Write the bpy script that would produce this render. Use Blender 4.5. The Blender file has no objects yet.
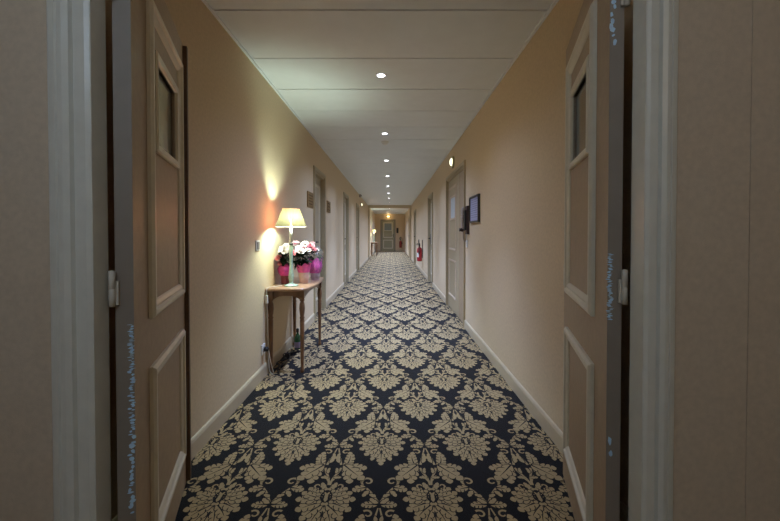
import bpy, bmesh, math, random
from mathutils import Vector, Matrix
random.seed(7)
S = bpy.context.scene
COL = S.collection
PI = math.pi

# ------------------------------------------------------------------ place
XL, XR = -1.05, 0.93          # corridor side walls
XV = 1.60                    # side wall of the lobby the camera stands in
HC = 2.482                     # ceiling
YE = 25.3                     # end wall
YP0, YP1 = 1.005, 1.04        # cross wall with the double door
YB = -2.6                     # back of the lobby

# ------------------------------------------------------------------ materials
def mat(name, col, rough=0.6, var=0.0, vscale=20.0, bump=0.0, bscale=200.0, metal=0.0,
        emit=None, estr=0.0, coat=0.0, spec=0.5, stretch=None, sheen=0.0):
    m = bpy.data.materials.new(name); m.use_nodes = True
    nt = m.node_tree; b = nt.nodes['Principled BSDF']
    b.inputs['Base Color'].default_value = (*col, 1)
    b.inputs['Roughness'].default_value = rough
    b.inputs['Metallic'].default_value = metal
    b.inputs['Specular IOR Level'].default_value = spec
    if coat: b.inputs['Coat Weight'].default_value = coat
    if sheen:
        b.inputs['Sheen Weight'].default_value = sheen
    if emit:
        b.inputs['Emission Color'].default_value = (*emit, 1)
        b.inputs['Emission Strength'].default_value = estr
    if var or bump:
        tc = nt.nodes.new('ShaderNodeTexCoord')
        mp = nt.nodes.new('ShaderNodeMapping')
        nt.links.new(tc.outputs['Object'], mp.inputs['Vector'])
        if stretch: mp.inputs['Scale'].default_value = stretch
    if var:
        n = nt.nodes.new('ShaderNodeTexNoise'); n.inputs['Scale'].default_value = vscale
        n.inputs['Detail'].default_value = 5
        nt.links.new(mp.outputs[0], n.inputs['Vector'])
        r = nt.nodes.new('ShaderNodeValToRGB')
        lo = tuple(max(0, c * (1 - var)) for c in col); hi = tuple(min(1, c * (1 + var)) for c in col)
        r.color_ramp.elements[0].position = .3; r.color_ramp.elements[1].position = .7
        r.color_ramp.elements[0].color = (*lo, 1); r.color_ramp.elements[1].color = (*hi, 1)
        nt.links.new(n.outputs['Fac'], r.inputs['Fac'])
        nt.links.new(r.outputs['Color'], b.inputs['Base Color'])
    if bump:
        n2 = nt.nodes.new('ShaderNodeTexNoise'); n2.inputs['Scale'].default_value = bscale
        n2.inputs['Detail'].default_value = 3
        nt.links.new(mp.outputs[0], n2.inputs['Vector'])
        bp = nt.nodes.new('ShaderNodeBump'); bp.inputs['Strength'].default_value = bump
        bp.inputs['Distance'].default_value = 0.002
        nt.links.new(n2.outputs['Fac'], bp.inputs['Height'])
        nt.links.new(bp.outputs['Normal'], b.inputs['Normal'])
    return m

def shade_mat(name, face_col, glow_col, through_col, w_glow, w_through):
    m = bpy.data.materials.new(name); m.use_nodes = True
    nt = m.node_tree; nt.nodes.clear()
    out = nt.nodes.new('ShaderNodeOutputMaterial')
    df = nt.nodes.new('ShaderNodeBsdfDiffuse'); df.inputs['Color'].default_value = (*face_col, 1)
    tl = nt.nodes.new('ShaderNodeBsdfTranslucent'); tl.inputs['Color'].default_value = (*glow_col, 1)
    tr = nt.nodes.new('ShaderNodeBsdfTransparent'); tr.inputs['Color'].default_value = (*through_col, 1)
    a = nt.nodes.new('ShaderNodeMixShader'); a.inputs[0].default_value = w_glow
    b = nt.nodes.new('ShaderNodeMixShader'); b.inputs[0].default_value = w_through
    nt.links.new(df.outputs[0], a.inputs[1]); nt.links.new(tl.outputs[0], a.inputs[2])
    nt.links.new(a.outputs[0], b.inputs[1]); nt.links.new(tr.outputs[0], b.inputs[2])
    nt.links.new(b.outputs[0], out.inputs['Surface'])
    return m

def film_mat(name, col, gloss):
    m = bpy.data.materials.new(name); m.use_nodes = True
    nt = m.node_tree; nt.nodes.clear()
    out = nt.nodes.new('ShaderNodeOutputMaterial')
    tr = nt.nodes.new('ShaderNodeBsdfTransparent'); tr.inputs['Color'].default_value = (*col, 1)
    gl = nt.nodes.new('ShaderNodeBsdfGlossy'); gl.inputs['Roughness'].default_value = .25
    df = nt.nodes.new('ShaderNodeBsdfDiffuse'); df.inputs['Color'].default_value = (.8, .82, .85, 1)
    a = nt.nodes.new('ShaderNodeMixShader'); a.inputs[0].default_value = .6
    nt.links.new(gl.outputs[0], a.inputs[1]); nt.links.new(df.outputs[0], a.inputs[2])
    mx = nt.nodes.new('ShaderNodeMixShader'); mx.inputs[0].default_value = gloss
    nt.links.new(tr.outputs[0], mx.inputs[1]); nt.links.new(a.outputs[0], mx.inputs[2])
    nt.links.new(mx.outputs[0], out.inputs['Surface'])
    return m

M = {}
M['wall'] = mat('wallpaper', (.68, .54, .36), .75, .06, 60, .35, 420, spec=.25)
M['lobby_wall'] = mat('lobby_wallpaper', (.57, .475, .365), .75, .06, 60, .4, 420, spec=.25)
M['ceil'] = mat('ceiling_panel', (.79, .85, .89), .5, .02, 8, spec=.4)
M['gap'] = mat('ceiling_gap', (.05, .05, .05), .8)
M['base'] = mat('skirting_paint', (.58, .48, .33), .35, .03, 30)
M['casing'] = mat('casing_paint', (.66, .66, .60), .32, .04, 25, .15, 60)
M['leaf'] = mat('door_paint', (.40, .29, .18), .5, .07, 30, .2, 300)
M['leaf_edge'] = mat('door_edge_paint', (.25, .215, .18), .55, .04, 20)
M['mould'] = mat('moulding_paint', (.70, .64, .50), .38, .04, 30)
M['astragal'] = mat('dark_rebate', (.10, .055, .03), .5, .15, 40)
M['doorframe'] = mat('room_door_frame_paint', (.44, .37, .24), .45, .05, 30)
M['doorface'] = mat('room_door_paint', (.44, .37, .25), .45, .05, 30)
M['brownmould'] = mat('brown_moulding_paint', (.60, .48, .35), .4, .05, 30)
M['olive'] = mat('olive_door_paint', (.36, .34, .22), .45, .05, 30)
M['doorbrown'] = mat('brown_door_paint', (.45, .36, .22), .45, .05, 30)
M['dark'] = mat('dark_metal', (.03, .028, .026), .4, .1, 30)
M['steel'] = mat('steel', (.55, .55, .52), .35, .05, 40, metal=.8)
M['hinge'] = mat('painted_hinge', (.55, .52, .45), .4, .05, 40)
M['fleck'] = mat('pale_blue_flecks', (.50, .72, 1.0), .4, .15, 60)
M['glassdark'] = mat('dark_glass', (.045, .05, .045), .08, .1, 6, spec=.7)
M['glasspale'] = mat('frosted_glass', (.58, .66, .72), .35, .06, 20)
M['glassgrey'] = mat('grey_frosted_glass', (.26, .31, .31), .35, .1, 20)
M['wood'] = mat('table_wood', (.21, .105, .05), .38, .25, 14, stretch=(1, 6, 1), coat=.2)
M['woodtop_lit'] = mat('lit_table_top_wood', (.46, .27, .16), .3, .15, 14, stretch=(6, 1, 6), coat=.3)  # paler than the legs: lamp light reflected on the top, put into its colour
M['jade'] = mat('jade_green_glass', (.40, .52, .42), .12, .2, 60, spec=.7)
M['white'] = mat('white_plastic', (.82, .82, .78), .4, .02, 30)
M['ivory'] = mat('ivory_tube', (.85, .85, .80), .4, .02, 30)
M['shade'] = shade_mat('lamp_shade_fabric', (.05, .055, .045), (.19, .172, .095), (.95, .24, .13), .13, .125)
M['shade_trim'] = mat('shade_trim', (.85, .72, .60), .7, .05, 50)
M['bulb'] = mat('bulb', (1, 1, 1), .3, emit=(1, .95, .75), estr=.4)
M['pot_pink'] = mat('pale_pink_pot', (.72, .48, .42), .5, .08, 40)
M['magenta'] = mat('magenta_paper', (.62, .05, .30), .5, .2, 40)
M['hotpink'] = mat('hot_pink_paper', (.85, .12, .36), .5, .15, 40)
M['purple'] = mat('purple_pink_paper', (.72, .06, .46), .4, .25, 50)
M['lilac'] = mat('lilac_pot', (.62, .50, .66), .5, .1, 40)
M['red_dark'] = mat('deep_rose_paper', (.20, .045, .06), .5, .15, 40)
M['green'] = mat('leaf_green', (.012, .032, .014), .6, .4, 60)
M['greenl'] = mat('leaf_light_green', (.25, .40, .20), .5, .2, 60)
M['petalw'] = mat('white_petal', (.80, .72, .70), .6, .06, 60)
M['petalp'] = mat('pink_petal', (.86, .36, .42), .6, .12, 60)
M['petallp'] = mat('pale_pink_petal', (.90, .60, .66), .6, .10, 60)
M['film'] = film_mat('cellophane', (.97, .97, .97), .14)
M['brass'] = mat('aged_brass', (.24, .14, .045), .45, .2, 60, metal=.35)
M['brassdark'] = mat('engraving', (.11, .06, .02), .6, .1, 50)
M['cord'] = mat('pale_cord', (.62, .58, .48), .5, .05, 50)
M['blackcord'] = mat('black_cord', (.02, .02, .02), .5, .1, 50)
M['bottle'] = mat('green_bottle', (.03, .16, .07), .12, .2, 50, spec=.7)
M['label'] = mat('lilac_label', (.34, .32, .55), .5, .1, 50)
M['paper'] = mat('blue_lilac_paper', (.40, .42, .62), .5, .06, 30)
M['ink'] = mat('blue_ink', (.16, .17, .33), .6, .1, 50)
M['grey'] = mat('grey_plastic', (.33, .30, .27), .4, .08, 40)
M['brownbox'] = mat('dark_brown_case', (.055, .03, .028), .4, .15, 40)
M['red'] = mat('extinguisher_red', (.45, .012, .03), .3, .05, 30, coat=.4)
M['redbrown'] = mat('dull_red', (.30, .03, .02), .4, .1, 30)
M['spot_lens'] = mat('downlight_lens', (.9, .9, .9), .3, emit=(.85, .92, 1), estr=18)
M['bulk_lens'] = mat('bulkhead_lens', (.9, .88, .7), .3, emit=(1, .95, .66), estr=1.6)
M['warm_lens'] = mat('warm_bulkhead_lens', (.9, .8, .5), .3, emit=(1, .66, .28), estr=2.5)

def carpet_mat(name, col, var, sheen):
    return mat(name, col, .85, var, 260, .8, 900, spec=.15, sheen=sheen)
M['carpet'] = carpet_mat('carpet_dark_pile', (.011, .009, .008), .35, .06)
M['carpet'].node_tree.nodes['Principled BSDF'].inputs['Sheen Tint'].default_value = (.6, .7, 1, 1)
M['motif'] = carpet_mat('carpet_tan_pile', (.42, .305, .155), .18, .04)

# ------------------------------------------------------------------ mesh helper
class MB:
    def __init__(s): s.v = []; s.f = []; s.mi = []; s.sm = []
    def add(s, vs, fs, mi=0, sm=False, T=None):
        o = len(s.v)
        s.v += [tuple(T(*p)) if T else tuple(p) for p in vs]
        s.f += [tuple(i + o for i in f) for f in fs]
        s.mi += [mi] * len(fs); s.sm += [sm] * len(fs)
        return s
    def box(s, x0, x1, y0, y1, z0, z1, mi=0, T=None):
        vs = [(x, y, z) for z in (z0, z1) for y in (y0, y1) for x in (x0, x1)]
        return s.add(vs, [(0, 2, 3, 1), (4, 5, 7, 6), (0, 1, 5, 4), (2, 6, 7, 3), (0, 4, 6, 2), (1, 3, 7, 5)], mi, False, T)
    def lathe(s, prof, c=(0, 0, 0), n=24, mi=0, T=None, sx=1, sy=1, caps=True):
        vs = []; fs = []
        for r, z in prof:
            for k in range(n):
                a = 2 * PI * k / n
                vs.append((c[0] + r * math.cos(a) * sx, c[1] + r * math.sin(a) * sy, c[2] + z))
        for i in range(len(prof) - 1):
            for k in range(n):
                k2 = (k + 1) % n
                fs.append((i * n + k, i * n + k2, (i + 1) * n + k2, (i + 1) * n + k))
        s.add(vs, fs, mi, True, T)
        if caps:
            for i, rev in ((0, True), (len(prof) - 1, False)):
                if prof[i][0] > 1e-4:
                    ring = list(range(i * n, i * n + n))
                    o = len(s.v) - len(vs)
                    s.f.append(tuple(o + q for q in (ring[::-1] if rev else ring))); s.mi.append(mi); s.sm.append(False)
        return s
    def tube(s, pts, r, n=8, mi=0, T=None, closed=False):
        P = [Vector(p) for p in pts]; vs = []; fs = []
        rr = r if isinstance(r, (list, tuple)) else [r] * len(P)
        up = Vector((0, 0, 1))
        for i, p in enumerate(P):
            if closed: d = P[(i + 1) % len(P)] - P[i - 1]
            else: d = P[min(i + 1, len(P) - 1)] - P[max(i - 1, 0)]
            d.normalize()
            a = d.cross(up)
            if a.length < .05: a = d.cross(Vector((1, 0, 0)))
            a.normalize(); b = d.cross(a)
            for k in range(n):
                t = 2 * PI * k / n
                q = p + a * (math.cos(t) * rr[i]) + b * (math.sin(t) * rr[i])
                vs.append(tuple(q))
        L = len(P)
        for i in range(L if closed else L - 1):
            j = (i + 1) % L
            for k in range(n):
                k2 = (k + 1) % n
                fs.append((i * n + k, i * n + k2, j * n + k2, j * n + k))
        if not closed:
            fs.append(tuple(range(n))[::-1]); fs.append(tuple((L - 1) * n + k for k in range(n)))
        return s.add(vs, fs, mi, True, T)
    def ring(s, a0, a1, z0, z1, prof, mi=0, T=None):
        """mitred rectangular frame: prof = [(offset inwards, height)]"""
        vs = []; fs = []
        for o, h in prof:
            vs += [(a0 + o, h, z0 + o), (a1 - o, h, z0 + o), (a1 - o, h, z1 - o), (a0 + o, h, z1 - o)]
        for i in range(len(prof) - 1):
            for k in range(4):
                k2 = (k + 1) % 4
                fs.append((i * 4 + k, i * 4 + k2, (i + 1) * 4 + k2, (i + 1) * 4 + k))
        return s.add(vs, fs, mi, False, T)
    def build(s, name, mats, parent=None, bevel=0, loc=None):
        me = bpy.data.meshes.new(name); me.from_pydata(s.v, [], s.f)
        for m in (mats if isinstance(mats, (list, tuple)) else [mats]): me.materials.append(m)
        me.polygons.foreach_set('material_index', s.mi)
        me.polygons.foreach_set('use_smooth', s.sm)
        bm = bmesh.new(); bm.from_mesh(me)
        if len(bm.faces) < 20000: bmesh.ops.recalc_face_normals(bm, faces=bm.faces)
        bm.to_mesh(me); bm.free(); me.update()
        o = bpy.data.objects.new(name, me); COL.objects.link(o)
        if parent: o.parent = parent
        if loc: o.location = loc
        if bevel:
            b = o.modifiers.new('bevel', 'BEVEL'); b.width = bevel; b.segments = 2; b.limit_method = 'ANGLE'
        return o

def tag(o, label=None, cat=None, group=None, kind=None):
    if label: o['label'] = label
    if cat: o['category'] = cat
    if group: o['group'] = group
    if kind: o['kind'] = kind
    return o
def thing(name, loc, label, cat, group=None, rz=0):
    o = bpy.data.objects.new(name, None); COL.objects.link(o)
    o.empty_display_size = .05
    o.location = loc; o.rotation_euler = (0, 0, rz)
    return tag(o, label, cat, group)
def copy_thing(src, loc, label, rz=None):
    r = src.copy(); COL.objects.link(r); r.location = loc; r['label'] = label
    if rz is not None: r.rotation_euler = (0, 0, rz)
    for ch in list(src.children):
        c = ch.copy(); COL.objects.link(c); c.parent = r
        for g in ch.children:
            d = g.copy(); COL.objects.link(d); d.parent = c
    return r

# wall maps: (along, out, up) -> world
def WL(a, h, z): return (XL + h, a, z)
def WR(a, h, z): return (XR - h, a, z)
def WE(a, h, z): return (a, YE - h, z)

# ------------------------------------------------------------------ carpet pattern (woven damask)
PX, PY = .476, .456           # repeat across / row spacing
PX0, PY0 = -.052, 2.085       # one palmette centre

def bez(p0, c, p1, t):
    return ((1-t)**2*p0[0] + 2*t*(1-t)*c[0] + t*t*p1[0], (1-t)**2*p0[1] + 2*t*(1-t)*c[1] + t*t*p1[1])
PAT = []                      # list of (verts2d, faces, material, level)
def strip(L, R, m, lev):
    n = len(L)
    PAT.append((L + R, [(i, n + i, n + i + 1, i + 1) for i in range(n - 1)], m, lev))
LEV = [1]
def leafp(p0, p1, w, lobes=4, bend=0., cut=.38, vein=True, halo=.0042, peak=.75):
    lev = LEV[0]; LEV[0] += 3
    dx, dy = p1[0]-p0[0], p1[1]-p0[1]
    c = ((p0[0]+p1[0])/2 - dy*bend, (p0[1]+p1[1])/2 + dx*bend)
    n = lobes*7; L = []; R = []; HL = []; HR = []; ax = []
    for i in range(n+1):
        t = i/n
        x, y = bez(p0, c, p1, t); x2, y2 = bez(p0, c, p1, min(1, t+.01)); x1, y1 = bez(p0, c, p1, max(0, t-.01))
        tx, ty = x2-x1, y2-y1; q = math.hypot(tx, ty) or 1; tx /= q; ty /= q
        env = w*(math.sin(PI*t**peak)**.62 if 0 < t < 1 else 0)
        ph = (t*lobes) % 1.0
        r = env*(1 - cut + cut*abs(math.sin(PI*ph))**.55)
        fw = r*.42                                    # lobes sweep towards the tip
        for A, B, e in ((L, R, 0), (HL, HR, halo)):
            rr = r + e
            A.append((x - ty*rr + tx*(fw + e*.4*(2*t-1)), y + tx*rr + ty*(fw + e*.4*(2*t-1))))
            B.append((x + ty*rr + tx*(fw + e*.4*(2*t-1)), y - tx*rr + ty*(fw + e*.4*(2*t-1))))
        ax.append((x, y, tx, ty))
    if halo: strip(HL, HR, 0, lev)
    strip(L, R, 1, lev + 1)
    if vein:
        L = []; R = []
        for i in range(0, int(n*.75)+1):
            x, y, tx, ty = ax[i]; r = .0040*(1 - i/(n*.8))+.0006
            L.append((x - ty*r, y + tx*r)); R.append((x + ty*r, y - tx*r))
        strip(L, R, 0, lev + 2)
        for k in range(1, lobes):                       # notches between the lobes
            x, y, tx, ty = ax[int(k*7)]
            e = w*1.0*math.sin(PI*(k/lobes)**peak)**.62
            for sg in (1, -1):
                nx, ny = -ty*sg, tx*sg
                a0, a1 = e*.30, e*.72
                p = (x + nx*a0 + tx*a0*.42, y + ny*a0 + ty*a0*.42); q = (x + nx*a1 + tx*a1*.42, y + ny*a1 + ty*a1*.42)
                ux, uy = q[0]-p[0], q[1]-p[1]; d = math.hypot(ux, uy) or 1; ux /= d; uy /= d
                strip([(p[0] - uy*.0004, p[1] + ux*.0004), (q[0] - uy*.0034, q[1] + ux*.0034)],
                      [(p[0] + uy*.0004, p[1] - ux*.0004), (q[0] + uy*.0034, q[1] - ux*.0034)], 0, lev + 2)
def line(pts, w0, w1, m=1, lev=1):
    L = []; R = []; n = len(pts)
    for i, (x, y) in enumerate(pts):
        a = pts[max(0, i-1)]; b = pts[min(n-1, i+1)]
        tx, ty = b[0]-a[0], b[1]-a[1]; q = math.hypot(tx, ty) or 1; tx /= q; ty /= q
        w = w0 + (w1-w0)*i/(n-1)
        L.append((x - ty*w, y + tx*w)); R.append((x + ty*w, y - tx*w))
    strip(L, R, m, lev)
def curl(cx, cy, r0, a0, turns, w0, w1, n=16):
    pts = []
    for i in range(n+1):
        t = i/n; a = a0 + turns*2*PI*t; r = r0*(1-.72*t)
        pts.append((cx + r*math.cos(a), cy + r*math.sin(a)))
    line(pts, w0, w1)
def half():
    H = PX/2
    U = lambda u, y: (H - u, y)
    # ---- acanthus clump hanging from the bow on the axis x = H
    line([U(.004, -.300), U(.012, -.265), U(.030, -.225), U(.040, -.190)], .0045, .006)
    leafp(U(.010, -.262), U(.050, -.262), .010, 2, .2, vein=False)
    leafp(U(.018, -.235), U(.016, -.190), .009, 2, .2, vein=False)
    line([U(.036, -.165), U(.024, -.110), U(.012, -.055), U(.004, -.015)], .006, .003)
    leafp(U(.052, -.185), U(.066, -.050), .027, 5, .24, cut=.30)
    leafp(U(.026, -.150), U(.016, -.060), .013, 3, -.2, vein=False)
    curl(H - .048, -.050, .024, PI*.75, -.8, .0055, .003)
    leafp(U(.055, -.160), U(.170, -.190), .034, 4, .18, cut=.45)
    leafp(U(.056, -.175), U(.094, -.312), .033, 4, -.10, cut=.45)
    leafp(U(.050, -.165), U(.160, -.285), .038, 4, .02, cut=.45)
    # ---- scroll running on to the next bow on the axis x = 0
    line([(.082, -.262), (.090, -.292), (.080, -.325), (.056, -.350), (.030, -.385), (.006, -.432)], .006, .0045)
    curl(.058, -.296, .030, -.2, .95, .0075, .003)
    leafp((.062, -.340), (.124, -.362), .024, 3, .16)
    leafp((.048, -.362), (.074, -.402), .012, 2, .15, vein=False)
    leafp((.016, -.405), (.046, -.385), .011, 2, .1, vein=False)
    # ---- bow (half) on the axis x = H at y = 0
    leafp(U(.004, .004), U(.078, .000), .022, 4, -.10)
    leafp(U(.003, .014), U(.040, .046), .012, 2, .2, vein=False)
    # ---- palmette at (0,0), tip towards -y
    line([(.003, .135), (.006, .160), (.020, .185), (.034, .205)], .0055, .004)
    curl(.050, .128, .020, -PI*.6, .8, .0055, .003)
    leafp((.008, .098), (.034, .152), .014, 3, -.1, vein=False)
    leafp((.010, .060), (.086, .118), .024, 4, -.22)
    leafp((.0, -.010), (.0, -.172), .030, 5, .0, cut=.45, halo=0)
    leafp((.006, .000), (.050, -.132), .022, 4, .04, cut=.45)
    leafp((.008, .008), (.086, -.088), .028, 4, .08, cut=.45)
    leafp((.012, .020), (.118, -.034), .031, 4, .10, cut=.45)
    leafp((.012, .034), (.134, .036), .030, 4, .06, cut=.45)
    leafp((.012, .045), (.114, .086), .026, 4, -.14, cut=.45)
    for k in range(6):                                   # scalloped ring round the eye
        a = math.radians(-80 + k*32)
        leafp((.026*math.cos(a), .055 + .034*math.sin(a)), (.050*math.cos(a), .055 + .058*math.sin(a)), .0095, 1, 0, vein=False, halo=.003)
    lev = LEV[0]
    line([(.0, .016), (.014, .024), (.024, .046), (.022, .070), (.010, .090), (.0, .095)], .0035, .0035, 0, lev)
    leafp((.0, .020), (.012, .085), .008, 3, .2, vein=False)
half()
def build_floor():
    mb = MB()
    X0, X1, Y0, Y1 = XL - .1, XR + .1, YB, YE + .05
    mb.box(X1, XV + .1, YB, YP1, -.05, 0, 0)
    mb.box(X0, X1, Y0, Y1, -.05, 0, 0)
    V = mb.v; F = mb.f; MI = mb.mi; SM = mb.sm
    j0 = int((-1.0 - PY0)/PY) - 1; j1 = int((YE - PY0)/PY) + 2
    for j in range(j0, j1):
        cy = PY0 + j*PY
        off = (PX/2 if j % 2 else 0)
        for i in range(-3, 4):
            cx = PX0 + i*PX + off
            if cx < X0 - .25 or cx > X1 + .25: continue
            for sg in (1, -1):
                for vs, fs, m, lev in PAT:
                    if cy > 9 and m == 0 and lev > 3 and cy > 14: continue
                    o = len(V); z = .0003 + lev*.00003 + (.000012 if sg < 0 else 0)
                    for x, y in vs:
                        V.append((min(X1, max(X0, cx + sg*x)), min(Y1, max(Y0, cy + y)), z))
                    F.extend([tuple(q + o for q in (f if sg < 0 else f[::-1])) for f in fs])
                    MI.extend([m]*len(fs)); SM.extend([False]*len(fs))
    o = mb.build('floor', [M['carpet'], M['motif']])
    tag(o, kind='structure', label='wall to wall carpet with tan damask motifs on near black')
build_floor()

# ------------------------------------------------------------------ walls, ceiling
DOORS_L = [(5.20, 5.95), (8.44, 9.22), (11.5, 12.35)]
DOORS_R = [(4.80, 6.26), (8.46, 9.36), (14.1, 15.2), (18.6, 19.6)]
DH = 2.04
def wall(name, X, out, y0, y1, doors, m):
    """wall slab whose face is at X and which extends to X+out, with recesses for doors"""
    mb = MB()
    a, b = sorted((X, X + out)); y = y0
    for d0, d1 in doors:
        mb.box(a, b, y, d0, 0, HC)
        mb.box(a, b, d0, d1, DH, HC)
        y = d1
    mb.box(a, b, y, y1, 0, HC)
    return tag(mb.build(name, m), kind='structure')
wall('wall_left', XL, -.16, YP0 + .012, YE + .1, DOORS_L, M['wall'])
wall('wall_right', XR, .16, YP0 + .012, YE + .1, DOORS_R, M['wall'])
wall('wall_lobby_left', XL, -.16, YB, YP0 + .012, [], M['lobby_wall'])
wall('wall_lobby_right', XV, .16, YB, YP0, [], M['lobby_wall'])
tag(MB().box(XL, XR, YE, YE + .1, 0, HC).build('wall_end', M['wall']), kind='structure')
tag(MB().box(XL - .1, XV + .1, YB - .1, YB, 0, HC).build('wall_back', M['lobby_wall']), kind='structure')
# cross wall with the double door opening
JL, JR = -.780, .662
mb = MB()
mb.box(XL, JL, YP0, YP1, 0, HC); mb.box(JR, .9465, YP0, YP1, 0, HC); mb.box(.9485, XV, YP0, YP1, 0, HC); mb.box(.94, .955, YP0 + .006, YP1, 0, HC); mb.box(JL, JR, YP0, YP1, 2.09, HC)
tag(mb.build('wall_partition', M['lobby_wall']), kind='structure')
# ceiling of transverse panels
PW = .608; PJ = 2.235
mb = MB()
mb.box(XL - .1, XR + .1, YB, YE + .1, HC + .012, HC + .08, 1); mb.box(XR + .1, XV + .1, YB, YP1, HC + .012, HC + .08, 1)
k = int((YB - PJ)/PW) - 1
while PJ + k*PW < YE:
    a, b = max(YB, PJ + k*PW + .006), min(YE + .05, PJ + (k+1)*PW - .006)
    if b > a: mb.box(XL - .05, (XV if a < YP1 else XR) + .05, a, b, HC, HC + .012, 0)
    k += 1
tag(mb.build('ceiling', [M['ceil'], M['gap']]), kind='structure')
for nm, X, s in (('trim_1', XL, 1), ('trim_2', XR, -1)):
    a, b = sorted((X, X + s*.018))
    tag(MB().box(a, b, YP1, YE, HC - .012, HC).build(nm, M['ceil']), kind='structure')
# skirting boards
def skirting(name, W, spans):
    mb = MB()
    for a, b in spans:
        prof = [(0, 0), (.014, 0), (.014, .084), (.011, .090), (.011, .094), (.006, .101), (0, .103)]
        n = len(prof)
        vs = [W(y, h, z) for y in (a, b) for h, z in prof]
        fs = [(i, (i+1) % n, n + (i+1) % n, n + i) for i in range(n)] + [tuple(range(n)), tuple(range(n, 2*n))]
        mb.add(vs, fs)
    tag(mb.build(name, M['base']), kind='structure')
def spans(y0, y1, doors, cw=.06):
    r = []; y = y0
    for a, b in doors: r.append((y, a - cw)); y = b + cw
    r.append((y, y1)); return r
YF = 17.5                                              # far cased opening
skirting('baseboard_left', WL, spans(YP1, YF-.06, DOORS_L) + [(YF + .06, YE)])
skirting('baseboard_right', WR, spans(YP1, YF-.06, DOORS_R[:3]) + spans(YF+.06, YE, DOORS_R[3:]))
skirting('baseboard_end', WE, [(XL + .016, -.70), (.22, XR - .016)])
# far cased opening: two pilasters and a beam
mb = MB()
mb.box(XL, XL + .07, YF - .06, YF + .06, 0, HC); mb.box(XR - .08, XR, YF - .06, YF + .06, 0, HC)
mb.box(XL + .07, XR - .08, YF - .06, YF + .06, 2.345, HC)
tag(mb.build('trim_3', M['base'], bevel=.004), kind='structure')

# ------------------------------------------------------------------ double door frame (architrave) on the cross wall
mb = MB()
prof = [(0, 0), (0, .016), (.010, .020), (.036, .020), (.040, .012), (.045, .012), (.049, .022), (.064, .026), (.078, .024), (.082, .014), (.086, .014), (.090, .018), (.108, .014), (.114, .010), (.114, 0)]
def casing_leg(x0, sg):
    n = len(prof); k = 1.0 if sg < 0 else .74
    vs = [(x0 + sg*o*k, YP0 - h, z) for z in (0, 2.09 + .114) for o, h in prof]
    vs = vs[:n] + [(x0 + sg*o*k, YP0 - h, 2.09 + o) for o, h in prof]
    mb.add(vs, [(i, i+1, n+i+1, n+i) for i in range(n-1)])
casing_leg(JL, -1); casing_leg(JR, 1)
n = len(prof)
vs = [(JL - o, YP0 - h, 2.09 + o) for o, h in prof] + [(JR + o*.74, YP0 - h, 2.09 + o) for o, h in prof]
mb.add(vs, [(i, i+1, n+i+1, n+i) for i in range(n-1)])
# jamb lining
mb.box(JL, JL + .004, YP0 - .016, YP1 + .002, 0, 2.09); mb.box(JR - .004, JR, YP0 - .016, YP1 + .002, 0, 2.09)
mb.box(JL, JR, YP0 - .016, YP1 + .002, 2.086, 2.09)
tag(mb.build('trim_4', M['casing']), kind='structure')

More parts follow.
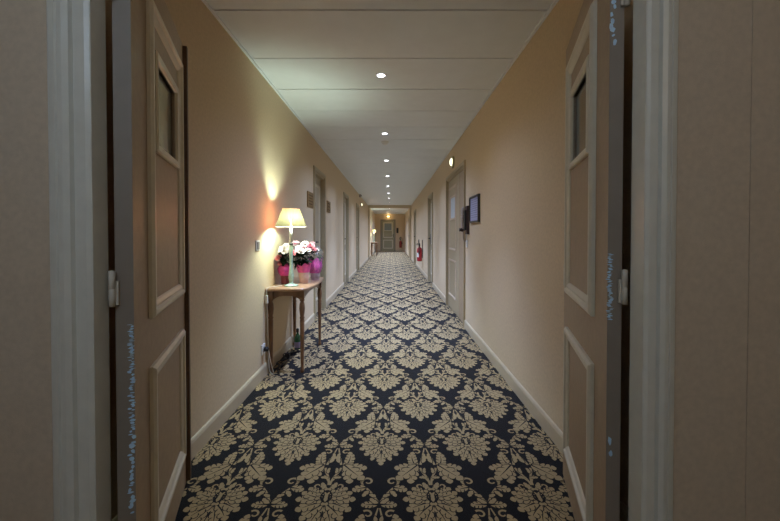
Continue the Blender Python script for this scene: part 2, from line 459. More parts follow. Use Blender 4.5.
# ------------------------------------------------------------------ open double door leaves
MOULD = [(0, 0), (0, .010), (.010, .018), (.022, .018), (.028, .010), (.036, .012), (.048, .006), (.052, .001), (.052, 0)]
WINP = [(0, 0), (0, .010), (.006, .015), (.024, .012), (.030, .004), (.030, -.008)]
def fire_leaf(name, hinge, far, sg, flecks, label):
    hx, hy = hinge; ln = math.hypot(far[0]-hx, far[1]-hy); ang = math.atan2(far[1]-hy, far[0]-hx)
    root = bpy.data.objects.new(name, None); COL.objects.link(root)
    root.location = (hx, hy, 0); root.rotation_euler = (0, 0, ang)
    tag(root, label, kind='structure')
    TH = .043 if sg < 0 else .036
    T = lambda s, h, z: (s, sg*h, z)                    # h = out of the visible face
    mb = MB(); w0, w1, z0, z1 = .255, .558, 1.485, 1.760   # slab with a window hole
    for a, b, c, d in ((0, w0, .012, 2.052), (w1, ln, .012, 2.052), (w0, w1, .012, z0), (w0, w1, z1, 2.052)):
        mb.box(a, b, -TH, 0, c, d, 0, T)
    mb.box(-.0012, 0, -TH, 0, .012, 2.052, 1, T)
    mb.build('panel', [M['leaf'], M['leaf_edge']], root)
    for nm, c, d in (('upper_moulding', .910, 1.930), ('lower_moulding', .180, .755)):
        mb = MB().ring(.150, .670, c, d, MOULD, 0, T); mb.build(nm, M['mould'], root)
    wf = MB().ring(.225, .588, 1.455, 1.790, WINP, 0, T).build('window_frame', M['mould'], root)
    MB().box(w0 - .002, w1 + .002, -.013, -.007, z0 - .002, z1 + .002, 0, T).build('pane', M['glassdark'], wf)
    for hz in (.22, 1.03, 1.86):                        # barrel hinges in the gap
        mb = MB(); mb.lathe([(0, -.05), (.008, -.048), (.008, -.002), (.0065, 0), (.008, .002), (.008, .048), (0, .05)], (-.012, sg*(-TH - .004), hz), 12)
        mb.box(-.010, .004, -TH - .006, -TH + .010, hz - .045, hz + .02, 0, T)
        mb.build('hinge', M['hinge'], root)
    if sg < 0: MB().box(ln - .002, ln + .024, -.026, .018, .02, 2.045, 0, T).build('rebate_strip', M['astragal'], root)
    else: MB().box(ln, ln + .012, -.030, -.006, .02, 2.045, 0, T).build('rebate_strip', M['leaf'], root)
    mb = MB().box(ln - .012, ln + .002, -.008, .003, .93, 1.03, 0, T); mb.box(ln - .006, ln + .006, -.02, -.006, .96, 1.0, 0, T)
    mb.build('latch_plate', M['hinge'], root)
    rnd = random.Random(3 if sg < 0 else 5)             # flakes of paint on the hinge edge
    mb = MB()
    for za, zb, step, u0, u1 in flecks:
        z = za
        while z < zb:
            hgt = rnd.uniform(.2, .8)*step; c = rnd.uniform(u0, u1); wd = rnd.uniform(.004, .0085)
            nn = 7; pts = []
            for q in range(nn):
                a = 2*PI*q/nn; rr = rnd.uniform(.6, 1.1)
                pts.append((-.0022, -c + wd*rr*math.cos(a), z + hgt*.5*rr*math.sin(a)))
            back = [(-.0010, p[1], p[2]) for p in pts]
            mb.add(pts + back, [tuple(range(nn))] + [(q, (q+1) % nn, nn+(q+1) % nn, nn+q) for q in range(nn)], 0, False, T)
            z += step*rnd.uniform(.3, .75)
    mb.build('paint_fleck', M['fleck'], root)['kind'] = 'stuff'
    return root
fire_leaf('door_1', (-.716, 1.055), (-.961, 1.765), -1,
          [(.40, .62, .022, .002, .014), (.62, .80, .012, .002, .012), (.80, .93, .006, .003, .010)],
          'open beige double door leaf beside the console table, blue flecks down its edge')
fire_leaf('door_2', (.619, 1.085), (.836, 1.83), 1,
          [(.935, 1.125, .007, .002, .011), (1.72, 1.86, .03, .004, .014), (.55, .60, .05, .004, .012)],
          'open beige double door leaf opposite the console table, flaked paint near its hinge')

# ------------------------------------------------------------------ room doors set in the walls
PANEL = [(0, 0), (0, .006), (.010, .012), (.024, .010), (.032, .003), (.036, 0)]
def room_door(idx, W, y0, y1, face, near_handle=True, glass=None, split=None, label=None, handle=True, plate=M['steel']):
    root = bpy.data.objects.new('door_%d' % idx, None); COL.objects.link(root)
    c = W((y0+y1)/2, 0, 0); root.location = c
    tag(root, label, kind='structure')
    T = lambda a, h, z: tuple(Vector(W(a, h, z)) - Vector(c))
    R = -.045 if not split else -.012
    mb = MB(); cw = .058                               # casing + lining
    for a, b in ((y0 - cw, y0), (y1, y1 + cw)):
        mb.box(a, b, 0, .016, 0, DH + cw, 0, T); mb.box(a + .012, b - .012, .016, .022, 0, DH + cw - .012, 0, T)
    mb.box(y0, y1, 0, .016, DH, DH + cw, 0, T); mb.box(y0 - .012, y1 + .012, .016, .022, DH + .012, DH + cw - .012, 0, T)
    mb.box(y0, y0 + .022, -.10, .004, 0, DH, 0, T); mb.box(y1 - .022, y1, -.10, .004, 0, DH, 0, T); mb.box(y0, y1, -.10, .004, DH - .022, DH, 0, T)
    mb.build('door_frame', M['doorframe'] if face is not M['doorbrown'] else M['doorbrown'], root)
    parts = [(y0 + .026, y1 - .026)] if not split else [(y0 + .026, split - .007), (split + .007, y1 - .026)]
    for q, (a, b) in enumerate(parts):
        lf = MB().box(a, b, R - .04, R, .01, DH - .026, 0, T).build('door_leaf', face if b - a > .5 else M['leaf'], root)
        if b - a < .5: continue
        q0, q1 = (a + .12, b - .12) if not split else (5.48, 6.14)
        mb = MB(); mb.ring(q0, q1, .92, 1.90, PANEL, 0, lambda s, h, z: T(s, R + h, z)); mb.ring(q0, q1, .20, .78, PANEL, 0, lambda s, h, z: T(s, R + h, z))
        mb.build('moulding', M['brownmould'] if split else M['mould'], lf)
        if glass and b - a > .5:
            g0, g1, gz0, gz1 = glass
            wf = MB().ring(g0, g1, gz0, gz1, PANEL, 0, lambda s, h, z: T(s, R + h + .002, z)).build('window_frame', M['brownmould'] if split else M['mould'], lf)
            MB().box(g0 + .03, g1 - .03, R, R + .006, gz0 + .03, gz1 - .03, 0, T).build('pane', M['glasspale'], wf)
    if handle:
        yh = (y0 + .085) if near_handle else (y1 - .085)
        d = 1 if near_handle else -1
        h = MB().box(yh - .028, yh + .028, R, R + .014, .92, 1.17, 0, T)
        h.tube([T(yh, R + .008, 1.06), T(yh, R + .050, 1.06), T(yh + d*.03, R + .058, 1.06), T(yh + d*.12, R + .058, 1.058)], .012, 10)
        h.build('door_handle', M['dark'], root)
        MB().box(yh - .018, yh + .018, R, R + .006, .80, .86, 0, T).build('lock_plate', plate, root)
    return root
a0, b0 = DOORS_L[0]
d3 = room_door(3, WL, a0, b0, M['doorface'], True, label='pale room door between the two brass plaques')
cc = d3.location
MB().lathe([(0, 0), (.030, 0), (.030, .006), (.022, .010), (0, .010)], (0, 0, 0), 20, 0, lambda x, y, z: tuple(Vector(WL(a0 + .27 + x, -.045 + z, 1.60 + y*1.5)) - cc)).build('number_disc', M['brassdark'], d3)
room_door(4, WL, *DOORS_L[1], M['doorface'], True, label='second closed room door along the wall of the console table')
room_door(5, WL, *DOORS_L[2], M['doorface'], True, label='third closed room door along the wall of the console table')
room_door(6, WR, *DOORS_R[0], M['doorbrown'], False, glass=(5.525, 5.985, 1.385, 1.75), split=5.255, handle=False, label='brown door of two unequal leaves beside the wall telephone')
room_door(7, WR, *DOORS_R[1], M['doorface'], False, label='closed room door nearer than the extinguisher on its wall')
room_door(8, WR, *DOORS_R[2], M['doorface'], False, label='closed room door just past the wall extinguisher')
room_door(9, WR, *DOORS_R[3], M['doorface'], False, label='closed room door beyond the far beam')
# end door
EX0, EX1 = -.63, .225
d10 = bpy.data.objects.new('door_10', None); COL.objects.link(d10); d10.location = (0, YE, 0)
tag(d10, 'olive panelled door in the end wall with a grey glass light', kind='structure')
TE = lambda a, h, z: (a, -h, z)
mb = MB(); cw = .07
for a, b in ((EX0 - cw, EX0), (EX1, EX1 + cw)): mb.box(a, b, 0, .03, 0, 2.04 + cw, 0, TE)
mb.box(EX0, EX1, 0, .03, 2.04, 2.04 + cw, 0, TE); mb.build('door_frame', M['leaf_edge'], d10, .004)
dl = MB().box(EX0 + .004, EX1 - .004, 0, .018, .01, 2.036, 0, TE).build('door_leaf', M['olive'], d10)
mb = MB(); mb.ring(EX0 + .11, EX1 - .11, .90, 1.92, [(o*1.3, h*1.5 + .018) for o, h in PANEL], 0, TE); mb.ring(EX0 + .11, EX1 - .11, .18, .76, [(o*1.3, h*1.5 + .018) for o, h in PANEL], 0, TE)
mb.build('moulding', M['mould'], dl)
wf = MB().ring(EX0 + .16, EX1 - .16, 1.36, 1.88, [(o, h + .02) for o, h in PANEL], 0, TE).build('window_frame', M['mould'], dl)
MB().box(EX0 + .19, EX1 - .19, .018, .024, 1.39, 1.85, 0, TE).build('pane', M['glassgrey'], wf)
mb = MB().box(EX1 - .10, EX1 - .06, .018, .026, .95, 1.14, 0, TE)
mb.tube([TE(EX1 - .08, .02, 1.06), TE(EX1 - .08, .06, 1.06), TE(EX1 - .18, .065, 1.06)], .010, 8); mb.build('door_handle', M['dark'], d10)

# ------------------------------------------------------------------ ceiling downlights
LX = -.082
ORD = ['first', 'second', 'third', 'fourth', 'fifth', 'sixth', 'seventh', 'eighth', 'ninth', 'tenth', 'eleventh', 'twelfth']
SPOT_W = 165.0; SPILL_W = 40.0
LVL = [1.1, 1.25, 1.1, 1.3, 1.1, 1.3, 1.2, 1.2, 1.2, 1.3, 1.3, 1.2]
sub = None
for k in range(12):
    y = 3.145 + 1.824*k
    lab = 'small white downlight, %s along the ceiling from the open doors' % ORD[k]
    if k == 0:
        proto = thing('ceiling_downlight', (LX, y, HC), lab, 'ceiling light', 'recessed downlights along the ceiling')
        MB().lathe([(.030, -.001), (.044, -.001), (.046, -.004), (.042, -.007), (.032, -.004), (.030, -.001)], (0, 0, 0), 28, caps=False).build('trim_ring', M['white'], proto)
        MB().lathe([(0, -.003), (.031, -.003), (.031, -.001), (0, -.001)], (0, 0, 0), 28, caps=False).build('lens', M['spot_lens'], proto)
        t = proto
    else:
        t = copy_thing(proto, (LX, y, HC), lab)
    for nm, e, ang in (('downlight_beam', SPOT_W, 80), ('downlight_spill', SPILL_W, 142)):
        ld = bpy.data.lights.new(nm, 'SPOT'); ld.energy = e*LVL[k]; ld.color = (.46, .61, 1.0)
        ld.spot_size = math.radians(ang); ld.spot_blend = 1.0; ld.shadow_soft_size = .035
        lo = bpy.data.objects.new(nm, ld); COL.objects.link(lo); lo.parent = t; lo.location = (0, 0, -.012)
# unseen lobby lamps added to light the casings: cool on the left, warm right
for x, y, colr, e, lab in ((-.50, -.55, (.60, .78, 1.0), 12.0, 'added cool white ceiling globe, unseen in the lobby behind the open doors'), (.45, -1.0, (1.0, .74, .46), 4.5, 'added warm ceiling globe, unseen in the lobby behind the open doors')):
    t = thing('added_ceiling_globe', (x, y, HC), lab, 'ceiling light')
    MB().lathe([(.05, 0), (.06, -.02), (.06, -.03), (.05, -.03)], (0, 0, 0), 24).build('mount', M['white'], t)
    MB().lathe([(.05, -.03), (.085, -.05), (.10, -.085), (.09, -.125), (.05, -.15), (0, -.157)], (0, 0, 0), 28, caps=False).build('globe', mat('globe_glass', (.9, .9, .9), .3, emit=colr, estr=2.0), t)
    ld = bpy.data.lights.new('added_globe_glow', 'POINT'); ld.energy = e; ld.color = colr; ld.shadow_soft_size = .09
    lo = bpy.data.objects.new('added_globe_glow', ld); COL.objects.link(lo); lo.parent = t; lo.location = (0, 0, -.27)

# smoke detector
t = thing('smoke_detector', (-.085, 5.40, HC), 'white smoke detector just past the second downlight', 'smoke detector')
MB().lathe([(.052, 0), (.055, -.012), (.046, -.018)], (0, 0, 0), 28).build('base', M['white'], t)
MB().lathe([(.040, -.018), (.040, -.030), (.030, -.042), (.012, -.046), (0, -.046)], (0, 0, 0), 28, caps=False).build('chamber', M['white'], t)

# ------------------------------------------------------------------ emergency bulkheads
def bulkhead(W, y, z, lens, label, w=.085, h=.062):
    t = thing('emergency_light', W(y, -.003, z), label, 'emergency light', 'emergency lights on the walls')
    c = t.location
    T = lambda a, b, hh: tuple(Vector(W(y + a, hh, z + b)) - c)
    MB().lathe([(1, 0), (1, .02), (.9, .026)], (0, 0, 0), 28, 0, lambda a, b, q: T(a*w, b*h, q)).build('base', mat('olive_plastic', (.36, .33, .18), .4, .1, 40), t)
    MB().lathe([(.62, .024), (.58, .038), (.42, .050), (.2, .056), (0, .057)], (0, 0, 0), 28, 0, lambda a, b, q: T(a*w, b*h, q), caps=False).build('lens', lens, t)
    return t
bulkhead(WR, 5.68, 2.245, M['bulk_lens'], 'oval lit bulkhead lamp above the brown double door', .11, .092)
bulkhead(WL, 13.2, 2.18, M['bulk_lens'], 'small lit bulkhead high on the far wall of the console table', .09, .075)
bulkhead(WE, -.18, 2.31, M['warm_lens'], 'warm glowing bulkhead above the end door', .16, .085)
for W, y, z, e in ((WE, -.18, 2.31, 1.6), (WR, 5.68, 2.245, .06)):
    ld = bpy.data.lights.new('bulkhead_glow', 'POINT'); ld.energy = e; ld.color = (1, .68, .32); ld.shadow_soft_size = .05
    lo = bpy.data.objects.new('bulkhead_glow', ld); COL.objects.link(lo); lo.location = W(y, .12, z)
t = thing('alarm_sounder', WL(12.6, 0, 2.43), 'small dark alarm box under the ceiling near the far bulkhead', 'alarm')
MB().box(0, .05, -.06, .06, -.05, .045).build('case', M['grey'], t, .006)
MB().lathe([(.03, 0), (.03, .012), (.015, .018), (0, .018)], (0, 0, 0), 16, 0, lambda x, y, z: (.06 + z, x, y)).build('speaker_cone', M['dark'], t)

# ------------------------------------------------------------------ console tables
def turned_leg(mb, x, y, h):
    mb.lathe([(.013, 0), (.017, .004), (.0175, .025), (.013, .032), (.0125, .05), (.0145, .10), (.0175, .30), (.0195, .44), (.0165, .455), (.022, .468), (.016, .480),
              (.0205, .505), (.0245, .545), (.021, .585), (.0145, .605), (.0215, .615), (.0215, .622), (.018, .626), (.0215, .632)], (x, y, 0), 18)
    mb.box(x - .0215, x + .0215, y - .0215, y + .0215, .632, h)
def console(loc, label, group):
    t = thing('console_table', loc, label, 'console table', group)
    D, WD, ht = .345, .90, .72            # protrusion, width, height ; origin at wall, near end
    def outline(ins):
        pts = [(0, ins), (0, WD - ins)]
        r = .10
        pts += [(D - r - ins*.2, WD - ins)]
        for q in range(1, 6):
            a = PI/2 - PI/2*q/6; pts.append((D - r - ins + r*math.cos(a), WD - r - ins + r*math.sin(a)))
        for q in range(1, 10):                # bowed front
            f = q/10; pts.append((D - ins + .022*math.sin(PI*f), WD - r - ins + (2*r + 2*ins - WD)*f))
        for q in range(0, 6):
            a = -PI/2*q/6; pts.append((D - r - ins + r*math.cos(a), r + ins + r*math.sin(a)))
        pts += [(D - r - ins*.2, ins)]
        return pts
    mb = MB()
    o0, o1, o2 = outline(.008), outline(0), outline(.004)
    n = len(o0); lv = [(o0, ht - .024), (o1, ht - .016), (o1, ht - .006), (o2, ht)]
    vs = [(x, y, z) for o, z in lv for x, y in o]
    fs = [(i*n + k, i*n + (k+1) % n, (i+1)*n + (k+1) % n, (i+1)*n + k) for i in range(3) for k in range(n)] + [tuple(range(n))[::-1], tuple(3*n + k for k in range(n))]
    mb.add(vs, fs); mb.build('table_top', M['woodtop_lit'], t)
    mb = MB()                                # arched aprons
    def apron(p, q, th):
        P, Q = Vector((*p, 0)), Vector((*q, 0)); d = (Q - P); nrm = Vector((-d.y, d.x, 0)).normalized()*th
        N = 14; vs = []
        for i in range(N + 1):
            f = i/N; b = P + d*f; e = min(1, abs(f - .5)*2); zb = ht - .024 - (.045 + .055*e**3)
            for off in (0, 1):
                for z in (zb, ht - .024): vs.append(tuple(b + nrm*off + Vector((0, 0, z))))
        fs = []
        for i in range(N):
            a, b = i*4, i*4 + 4
            fs += [(a, b, b+1, a+1), (a+2, a+3, b+3, b+2), (a, a+2, b+2, b), (a+1, b+1, b+3, a+3)]
        mb.add(vs, fs)
    lx, ly0, ly1 = D - .045, .055, WD - .055
    apron((.028, ly0), (lx, ly0), .016); apron((lx, ly0), (lx, ly1), .016); apron((.028, ly1 - .016), (lx, ly1 - .016), .016); apron((.024, ly0), (.024, ly1), .014)
    mb.build('apron', M['wood'], t)
    for x in (.030, lx - .005):
        for y in (ly0, ly1):
            mb = MB(); turned_leg(mb, x, y, ht - .024); mb.build('leg', M['wood'], t)
    return t
TX, TY = XL + .002, 3.155
con = console((TX, TY, 0), 'brown wooden console table on turned legs holding the pink flowers', 'console tables along the wall')
con2 = copy_thing(con, (TX, 19.75, 0), 'console table at the far end of the corridor')
# small hanging pull on the apron end
# ------------------------------------------------------------------ table lamps
def lamp(loc, label):
    t = thing('table_lamp', loc, label, 'lamp', 'shaded table lamps')
    MB().lathe([(.060, 0), (.062, .004), (.058, .010), (.030, .018), (.018, .026), (.016, .032)], (0, 0, 0), 28).build('base', M['jade'], t)
    MB().lathe([(.016, .032), (.020, .045), (.024, .075), (.021, .11), (.016, .15), (.014, .20), (.0165, .28), (.0175, .34), (.014, .355), (.011, .36)], (0, 0, 0), 24).build('stem', M['jade'], t)
    MB().lathe([(.012, .36), (.019, .365), (.019, .372), (.013, .376), (.013, .382)], (0, 0, 0), 24).build('collar', M['dark'], t)
    MB().lathe([(.0135, .382), (.0135, .53), (.010, .535), (.010, .545)], (0, 0, 0), 24).build('tube', M['ivory'], t)
    MB().lathe([(0, .545), (.008, .547), (.010, .556), (.010, .572), (.007, .580), (0, .582)], (0, 0, .0), 16, caps=False).build('bulb', M['bulb'], t)
    sh = MB().lathe([(.133, .520), (.1035, .598), (.074, .676)], (0, 0, 0), 48, caps=False).build('lamp_shade', M['shade'], t)
    mb = MB()
    for r, z in ((.1335, .520), (.0745, .676)):
        mb.tube([(r*math.cos(2*PI*q/40), r*math.sin(2*PI*q/40), z) for q in range(40)], .0022, 6, closed=True)
    for q in range(3):
        a = 2*PI*q/3 + .4; mb.tube([(.012*math.cos(a), .012*math.sin(a), .540), (.05*math.cos(a), .05*math.sin(a), .600), (.074*math.cos(a), .074*math.sin(a), .674)], .0014, 5)
    mb.build('shade_ring', M['shade_trim'], sh)
    ld = bpy.data.lights.new('lamp_glow', 'POINT'); ld.energy = LAMP_W; ld.color = (.84, 1.0, .80); ld.shadow_soft_size = .030
    lo = bpy.data.objects.new('lamp_glow', ld); COL.objects.link(lo); lo.parent = t; lo.location = (.018, -.030, .585)
    return t
LAMP_W = 22.0
la = lamp((-.876, 3.33, .72), 'lit table lamp with a cream cone shade beside the pink flowers')
lb = copy_thing(la, (-.90, 20.05, .72), 'lit table lamp on the far console table')

# ------------------------------------------------------------------ potted flowers
def rose(mb, c, r, seed, tilt=(0, 0)):
    rd = random.Random(seed); R = Matrix.Rotation(tilt[0], 4, 'X') @ Matrix.Rotation(tilt[1], 4, 'Y')
    for ringn, (n, rr, hh, op) in enumerate(((3, .28, .55, .10), (5, .55, .45, .35), (6, .85, .25, .75), (6, 1.0, .02, 1.15))):
        for k in range(n):
            a = 2*PI*k/n + ringn*.5 + rd.uniform(-.15, .15); vs = []; fs = []
            for i in range(4):
                u = i/3
                for j in range(5):
                    w = (j/4 - .5)*2
                    aa = a + w*(PI/n)*1.15*(.35 + .75*math.sin(PI*(.2 + .7*u)))
                    q = rr*(.25 + .75*u**(.8)) + op*.10*u*u - .06*w*w*u
                    z = -.35 + (hh + .35)*u*(1 - .18*w*w) - op*.12*max(0, u - .6)
                    p = R @ Vector((q*math.cos(aa), q*math.sin(aa), z))
                    vs.append(tuple(Vector(c) + p*r))
            for i in range(3):
                for j in range(4): fs.append((i*5 + j, i*5 + j + 1, i*5 + j + 6, i*5 + j + 5))
            mb.add(vs, fs, 0, True)
def leaf3(mb, p, d, ln, wd, mi=0):
    p = Vector(p); d = Vector(d).normalized(); sd = d.cross(Vector((0, 0, 1)))
    if sd.length < .1: sd = Vector((1, 0, 0))
    sd.normalize(); up = sd.cross(d); vs = []; N = 5
    for i in range(N + 1):
        f = i/N; w = wd*math.sin(PI*min(.98, .06 + .92*f)); c = p + d*ln*f - Vector((0, 0, 1))*ln*.25*f*f
        vs += [tuple(c - sd*w + up*w*.35), tuple(c), tuple(c + sd*w + up*w*.35)]
    fs = []
    for i in range(N):
        for j in range(2): fs.append((i*3 + j, i*3 + j + 1, i*3 + j + 4, i*3 + j + 3))
    mb.add(vs, fs, mi, True)
def P3(px, py, D): return ((px - 391)*D/380, D, 1.18 - (py - 233.5)*D/380)
ZT = .72
def potted(loc, label, pot_m, pot_prof, wrap_m, wrap_prof, foliage, flowers):
    t = thing('potted_flowers', (*loc, ZT), label, 'potted flowers', 'wrapped potted flowers on the console table')
    c = t.location
    MB().lathe(pot_prof, (0, 0, 0), 28, caps=False).build('pot', pot_m, t)
    if wrap_prof:
        mb = MB(); vs = []; fs = []; n = 36
        for i, (r, z) in enumerate(wrap_prof):
            for k in range(n):
                a = 2*PI*k/n; f = i/(len(wrap_prof) - 1)
                q = r*(1 + .10*f*math.sin(a*9 + i)); zz = z + .014*f*math.sin(a*5 + 1)
                vs.append((q*math.cos(a), q*math.sin(a), zz))
        for i in range(len(wrap_prof) - 1):
            for k in range(n): fs.append((i*n + k, i*n + (k+1) % n, (i+1)*n + (k+1) % n, (i+1)*n + k))
        mb.add(vs, fs, 0, True); mb.build('paper_wrap', wrap_m, t)
    rd = random.Random(label)
    mb = MB(); cen, rad, num = foliage
    cen = Vector(cen) - c
    for q in range(num):
        v = Vector((rd.gauss(0, 1), rd.gauss(0, 1), rd.gauss(0, 1))).normalized()
        p = cen + Vector((v.x*rad[0], v.y*rad[1], v.z*rad[2]))*rd.uniform(.35, .9)
        p.x = max(p.x, XL + .03 - c.x)
        dd = Vector((v.x, v.y, v.z + .3))
        if p.x + c.x < XL + .07: dd.x = abs(dd.x)
        leaf3(mb, p, dd, rd.uniform(.035, .06), rd.uniform(.011, .017))
    for q in range(7):
        a = 2*PI*q/7
        mb.tube([(0.02*math.cos(a), .02*math.sin(a), pot_prof[-1][1]*.6), tuple(cen + Vector((.03*math.cos(a), .03*math.sin(a), .01)))], .002, 5)
    mb.build('foliage', M['green'], t)
    for s, (px, py, D, r, m) in enumerate(flowers):
        mb = MB(); p = Vector(P3(px, py, D)) - c
        rose(mb, tuple(p), r, s + len(label), (rd.uniform(.3, 1.0), rd.uniform(-.5, .5)))
        mb.build('flower', m, t)
    return t
W_, P_, LP_ = M['petalw'], M['petalp'], M['petallp']
# front pot: pale pink, hot pink paper collar, white and pink roses
potted((-.812, 3.53), 'pale pink pot with a hot pink paper collar and white roses above it', M['pot_pink'],
       [(0, 0), (.040, 0), (.046, .06), (.055, .135), (.057, .142), (.052, .142), (.050, .12), (0, .12)],
       M['hotpink'], [(.053, .100), (.060, .135), (.066, .175)],
       (P3(299, 258, 3.53), (.10, .07, .065), 230),
       [(300, 250.5, 3.42, .044, W_), (295, 243, 3.50, .036, LP_), (304.5, 243.5, 3.55, .036, W_), (292.8, 252.5, 3.44, .032, P_), (308, 250, 3.48, .030, W_), (290, 246, 3.50, .034, W_),
        (303, 247, 3.50, .026, LP_), (297.5, 247, 3.47, .024, W_)])
# rear pot: magenta paper and cellophane
pr = potted((-.752, 3.76), 'lilac pot wrapped in purple pink paper and clear film at the table end', M['lilac'],
       [(0, 0), (.040, 0), (.047, .07), (.052, .10), (.054, .105), (.048, .105), (0, .09)],
       M['purple'], [(.050, .07), (.062, .10), (.070, .14), (.064, .18), (.068, .21)],
       (P3(314, 254, 3.76), (.060, .06, .05), 45),
       [(310.8, 246, 3.66, .038, P_), (314, 249, 3.66, .028, P_), (316, 250, 3.70, .028, W_), (312, 243.5, 3.74, .028, LP_)])
mb = MB()
cc = pr.location
for q in range(9):
    a = 2*PI*q/9 + .3
    leaf3(mb, tuple(Vector(P3(316.5, 251, 3.70)) - cc), (math.cos(a), -.4 + .3*math.sin(a), math.sin(a)), .034, .007)
mb.build('pale_lily', M['petalw'], pr)
mb = MB(); vs = []; fs = []; n = 30; fp = [(.045, .02), (.068, .10), (.082, .20), (.084, .27), (.060, .315), (.028, .335)]
for i, (r, z) in enumerate(fp):
    for k in range(n):
        a = 2*PI*k/n; q = r*(1 + .06*math.sin(a*7 + i*1.3)); vs.append((q*math.cos(a), q*math.sin(a), z + .008*math.sin(a*3 + i)))
for i in range(len(fp) - 1):
    for k in range(n): fs.append((i*n + k, i*n + (k+1) % n, (i+1)*n + (k+1) % n, (i+1)*n + k))
mb.add(vs, fs, 0, True); mb.build('clear_film', M['film'], pr)
# left pot: deep rose paper
potted((-.965, 3.47), 'deep rose wrapped pot by the wall behind the lamp', M['red_dark'],
       [(0, 0), (.036, 0), (.042, .05), (.046, .10), (.042, .10), (0, .09)],
       M['magenta'], [(.046, .078), (.064, .11), (.068, .145), (.050, .175)],
       (P3(283, 257, 3.45), (.055, .055, .055), 120),
       [(278, 257.5, 3.40, .034, P_), (284, 249.5, 3.38, .042, W_), (287.5, 246.5, 3.44, .038, W_), (281, 251.5, 3.42, .036, W_), (280, 263, 3.42, .026, P_)])

# ------------------------------------------------------------------ small things near the table
t = thing('light_switch', WL(2.98, 0, 1.085), 'white rocker switch on the wall before the lamp', 'light switch')
MB().box(0, .009, -.041, .041, -.041, .041).build('plate', M['white'], t, .003)
MB().box(.009, .015, -.022, .022, -.030, .030).build('rocker', M['grey'], t, .002)
t = thing('wall_socket', WL(3.09, 0, .235), 'white wall socket with a plug in it under the lamp', 'socket')
MB().box(0, .010, -.041, .041, -.041, .041).build('plate', M['white'], t, .003)
MB().lathe([(.024, 0), (.024, .003), (.020, .003)], (0, 0, 0), 20, 0, lambda x, y, z: (.010 + z, x, y)).build('socket_ring', M['grey'], t)
cw_ = thing('power_cord', (XL, 3.09, .0), 'pale lamp cord hanging from the table to the wall socket', 'cord')
def smooth(pts, n=6):
    P = [Vector(p) for p in pts]; out = []
    for i in range(len(P) - 1):
        p0, p1, p2, p3 = P[max(0, i-1)], P[i], P[i+1], P[min(len(P)-1, i+2)]
        for k in range(n):
            f = k/n
            out.append(tuple(.5*((2*p1) + (p2 - p0)*f + (2*p0 - 5*p1 + 4*p2 - p3)*f*f + (3*p1 - p0 - 3*p2 + p3)*f**3)))
    out.append(tuple(P[-1])); return out
rel = lambda p: (p[0] - XL, p[1] - 3.09, p[2])
path = [(-.956, 3.33, .7235), (-1.00, 3.22, .726), (-1.028, 3.150, .724), (-1.030, 3.140, .69), (-1.030, 3.142, .62), (-1.028, 3.15, .45), (-1.026, 3.16, .22), (-1.015, 3.15, .05), (-.985, 3.14, .012), (-.97, 3.12, .03), (-.985, 3.09, .14), (-1.00, 3.09, .225), (-1.015, 3.09, .236)]
MB().tube(smooth([rel(p) for p in path]), .0032, 8).build('cord', M['cord'], cw_)
MB().box(.012, .030, .040, .062, .60, .67).build('inline_switch', M['white'], cw_, .004)
MB().lathe([(.010, .014), (.019, .018), (.019, .040), (.012, .050), (0, .052)], (0, 0, .235), 16, 0, lambda x, y, z: (z - .235 + 0.0, x, .235 + y)).build('plug', M['dark'], cw_)
t = thing('cable', (-.99, 3.3, 0), 'loose dark cable lying along the wall under the console table', 'cable')
rl = lambda p: (p[0] + .99, p[1] - 3.3, p[2])
pts = []
for q in range(24):
    a = q*.55; pts.append((-.965 + .022*math.cos(a) , 3.17 + .028*q - .05*math.sin(a*.5), .010 + .008*abs(math.sin(a*.7))))
MB().tube(smooth([rl(p) for p in pts], 3), .006, 6).build('cord', M['blackcord'], t)
pts = [(-.99 + .03*math.sin(q*1.3), 3.20 + .045*q, .022 + .015*abs(math.sin(q*.9))) for q in range(13)]
MB().tube(smooth([rl(p) for p in pts], 3), .005, 6).build('cord', M['blackcord'], t)
t = thing('bottle', (-.955, 3.87, 0), 'small green bottle standing on the carpet under the console table', 'bottle')
MB().lathe([(0, 0), (.028, 0), (.031, .004), (.031, .11), (.026, .135), (.012, .155), (.011, .175)], (0, 0, 0), 20).build('body', M['bottle'], t)
MB().lathe([(.0315, .015), (.0325, .016), (.0325, .075), (.0315, .076)], (0, 0, 0), 20, caps=False).build('label_band', M['label'], t)
MB().lathe([(.013, .172), (.014, .176), (.014, .205), (.010, .210), (0, .210)], (0, 0, 0), 16, caps=False).build('cap', M['dark'], t)

# brass plaques
def plaque(y0, y1, z0, z1, label, rows):
    c = WL((y0+y1)/2, 0, (z0+z1)/2); t = thing('wall_plaque', c, label, 'plaque', 'brass plaques beside the room door')
    w, h = (y1-y0)/2, (z1-z0)/2
    MB().box(0, .012, -w, w, -h, h).build('plate', M['brass'], t, .003)
    mb = MB()
    for q in range(rows):
        z = h*.55 - q*(1.1*h/max(1, rows-1)); ww = w*(.55 if q % 2 else .72)
        mb.box(.012, .0132, -ww, ww, z - .007, z + .007)
    mb.build('engraved_lines', M['brassdark'], t)
plaque(4.75, 5.09, 1.515, 1.715, 'larger brass plaque on the wall between the lamp and the room door', 4)
plaque(6.20, 6.54, 1.53, 1.72, 'narrow looking brass plaque on the far side of the room door', 3)

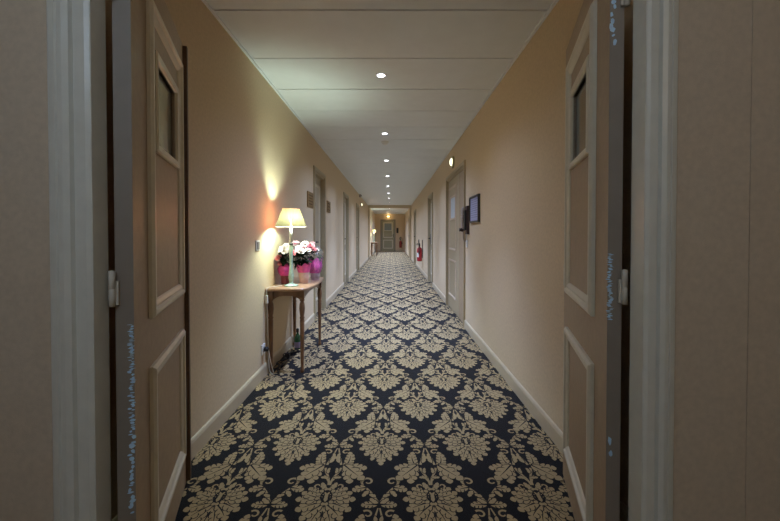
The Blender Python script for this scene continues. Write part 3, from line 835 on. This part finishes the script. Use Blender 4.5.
# framed notice on the other wall
c = WR(4.19, 0, 1.448); t = thing('framed_notice', c, 'dark framed lilac notice on the wall beside the telephone', 'framed notice')
w, h = .228, .148
T = lambda a, hh, z: (-hh, a, z)
MB().ring(-w, w, -h, h, [(0, 0), (0, .024), (.004, .026), (.016, .026), (.020, .020), (.020, .004)], 0, T).build('frame', M['dark'], t)
MB().box(-w + .012, w - .012, .002, .012, -h + .012, h - .012, 0, T).build('sheet', M['paper'], t)
mb = MB(); rd = random.Random(2)
for q in range(9):
    z = .105 - q*.024; a = -w + .045
    while a < w - .05:
        ln = rd.uniform(.02, .06); mb.box(a, min(w - .04, a + ln), .012, .0128, z - .003, z + .003, 0, T); a += ln + .012
mb.build('printed_lines', M['ink'], t)
# wall telephone
c = WR(4.60, 0, 1.17); t = thing('wall_telephone', c, 'dark wall telephone with a grey handset beside the brown door', 'telephone')
MB().box(-.10, .04, 0, .030, 0, .34, 0, T).build('backboard', M['brownbox'], t, .004)
MB().box(-.07, .03, .030, .052, .05, .29, 0, T).build('case', M['dark'], t, .006)
mb = MB()
mb.tube(smooth([T(.02, .040, .315), T(.02, .052, .295), T(.02, .060, .24), T(.02, .060, .17), T(.02, .054, .10), T(.02, .042, .08)], 3), [.026, .027, .027, .026, .024, .022, .020, .020, .020, .020, .020, .021, .023, .025, .027, .026], 14)
mb.build('handset', mat('handset_grey', (.42, .37, .33), .4, .08, 40), t)
mb = MB(); mb.tube([T(.03, .03, .055), T(.03, .055, .055)], .010, 10)
mb.lathe([(0, 0), (.022, 0), (.026, .012), (.018, .03), (.022, .045), (0, .046)], (0, 0, 0), 18, 0, lambda x, y, z: T(.03 + x, .052 + z, .055 + y))
mb.build('mouthpiece', M['brownbox'], t)
mb = MB(); mb.tube(smooth([T(.02, .045, .07), T(.02, .05, .0), T(.02, .05, -.06), T(.01, .03, -.09), T(.0, .02, -.05), T(-.01, .02, .0)]), .004, 8); mb.build('cord', M['grey'], t)
t = thing('wall_switch', WR(4.62, 0, 1.055), 'white switch plate on the wall below the telephone', 'switch')
MB().box(0, .012, -.04, .04, -.045, .045, 0, lambda a, b, z: (-a, b, z)).build('plate', M['white'], t, .003)
MB().box(.012, .018, -.018, .018, -.028, .028, 0, lambda a, b, z: (-a, b, z)).build('rocker', M['white'], t, .002)

# fire extinguishers
def extinguisher(loc, label, rz, sc=1.0, red=None):
    t = thing('fire_extinguisher', loc, label, 'fire extinguisher', 'red fire extinguishers'); t.rotation_euler = (0, 0, rz)
    # local: wall is at y=0, body stands out to -y
    MB().box(-.02, .02, -.02, 0, .10, .62).build('bracket', M['dark'], t, .003)
    bd = MB().lathe([(0, .0), (.060, 0), (.072, .012), (.075, .03), (.075, .33), (.066, .37), (.040, .40), (.022, .41), (.022, .43)], (0, -.10, 0), 28).build('cylinder', red or M['red'], t)
    mb = MB()
    vs = []; n = 10
    for z in (.12, .25):
        for k in range(n + 1):
            a = -PI + PI*k/n if False else math.radians(-160 + 140*k/n)
            vs.append((.0762*math.cos(a), -.10 + .0762*math.sin(a), z))
    mb.add(vs, [(k, k+1, n+1+k+1, n+1+k) for k in range(n)], 0, True); mb.build('paper_label', M['white'] if not red else M['redbrown'], bd)
    mb = MB().lathe([(.024, .43), (.024, .46), (.015, .475)], (0, -.10, 0), 16)
    mb.box(-.014, .014, -.19, -.085, .475, .490); mb.box(-.012, .012, -.18, -.085, .510, .522); mb.box(-.012, .012, -.098, -.080, .47, .522)
    mb.build('valve', M['dark'], t, .002)
    mb = MB(); mb.tube(smooth([(-.02, -.10, .455), (-.045, -.11, .50), (-.05, -.12, .57), (-.015, -.12, .62), (.04, -.12, .62), (.075, -.12, .56), (.085, -.12, .46), (.088, -.12, .34)]), .013, 10)
    mb.lathe([(.012, .22), (.020, .22), (.013, .34), (.010, .34)], (.088, -.12, 0), 12)
    mb.build('hose', M['dark'], t)
    if sc != 1: t.scale = (sc, sc, sc)
    return t
extinguisher((XR + .003, 11.1, .37), 'red fire extinguisher hung on the wall past the second door', -PI/2)
extinguisher((.63, YE + .003, .24), 'dull red extinguisher hung on the end wall beside the end door', 0, 1.12, red=M['redbrown'])
t = thing('key_cabinet', (.43, YE + .003, 1.38), 'small dark wall box beside the end door above the extinguisher', 'wall box')
MB().box(-.065, .065, -.07, 0, -.17, .17).build('case', M['brownbox'], t, .006)
MB().box(-.055, .055, -.078, -.070, -.155, .155).build('lid', M['dark'], t, .003)

# ------------------------------------------------------------------ world, camera, view
w = bpy.data.worlds.new('world'); w.use_nodes = True; S.world = w
w.node_tree.nodes['Background'].inputs[0].default_value = (.5, .6, .8, 1); w.node_tree.nodes['Background'].inputs[1].default_value = .02
cd = bpy.data.cameras.new('camera'); cam = bpy.data.objects.new('camera', cd); COL.objects.link(cam)
F = 380.0; PITCH = .9
cd.sensor_width = 36; cd.lens = 36*F/780; cd.clip_start = .02
cam.location = (0, 0, 1.18); cam.rotation_euler = (math.radians(90 - PITCH), 0, 0)
off = F*math.tan(math.radians(PITCH))
cd.shift_x = -1/780; cd.shift_y = -(27 - off)/780
S.camera = cam
S.view_settings.view_transform = 'Standard'; S.view_settings.look = 'None'
S.view_settings.gamma = 1; S.view_settings.use_curve_mapping = False
S.view_settings.exposure = 0.25
S.cycles.use_denoising = True
S.cycles.max_bounces = 10; S.cycles.diffuse_bounces = 6; S.cycles.sample_clamp_indirect = 4
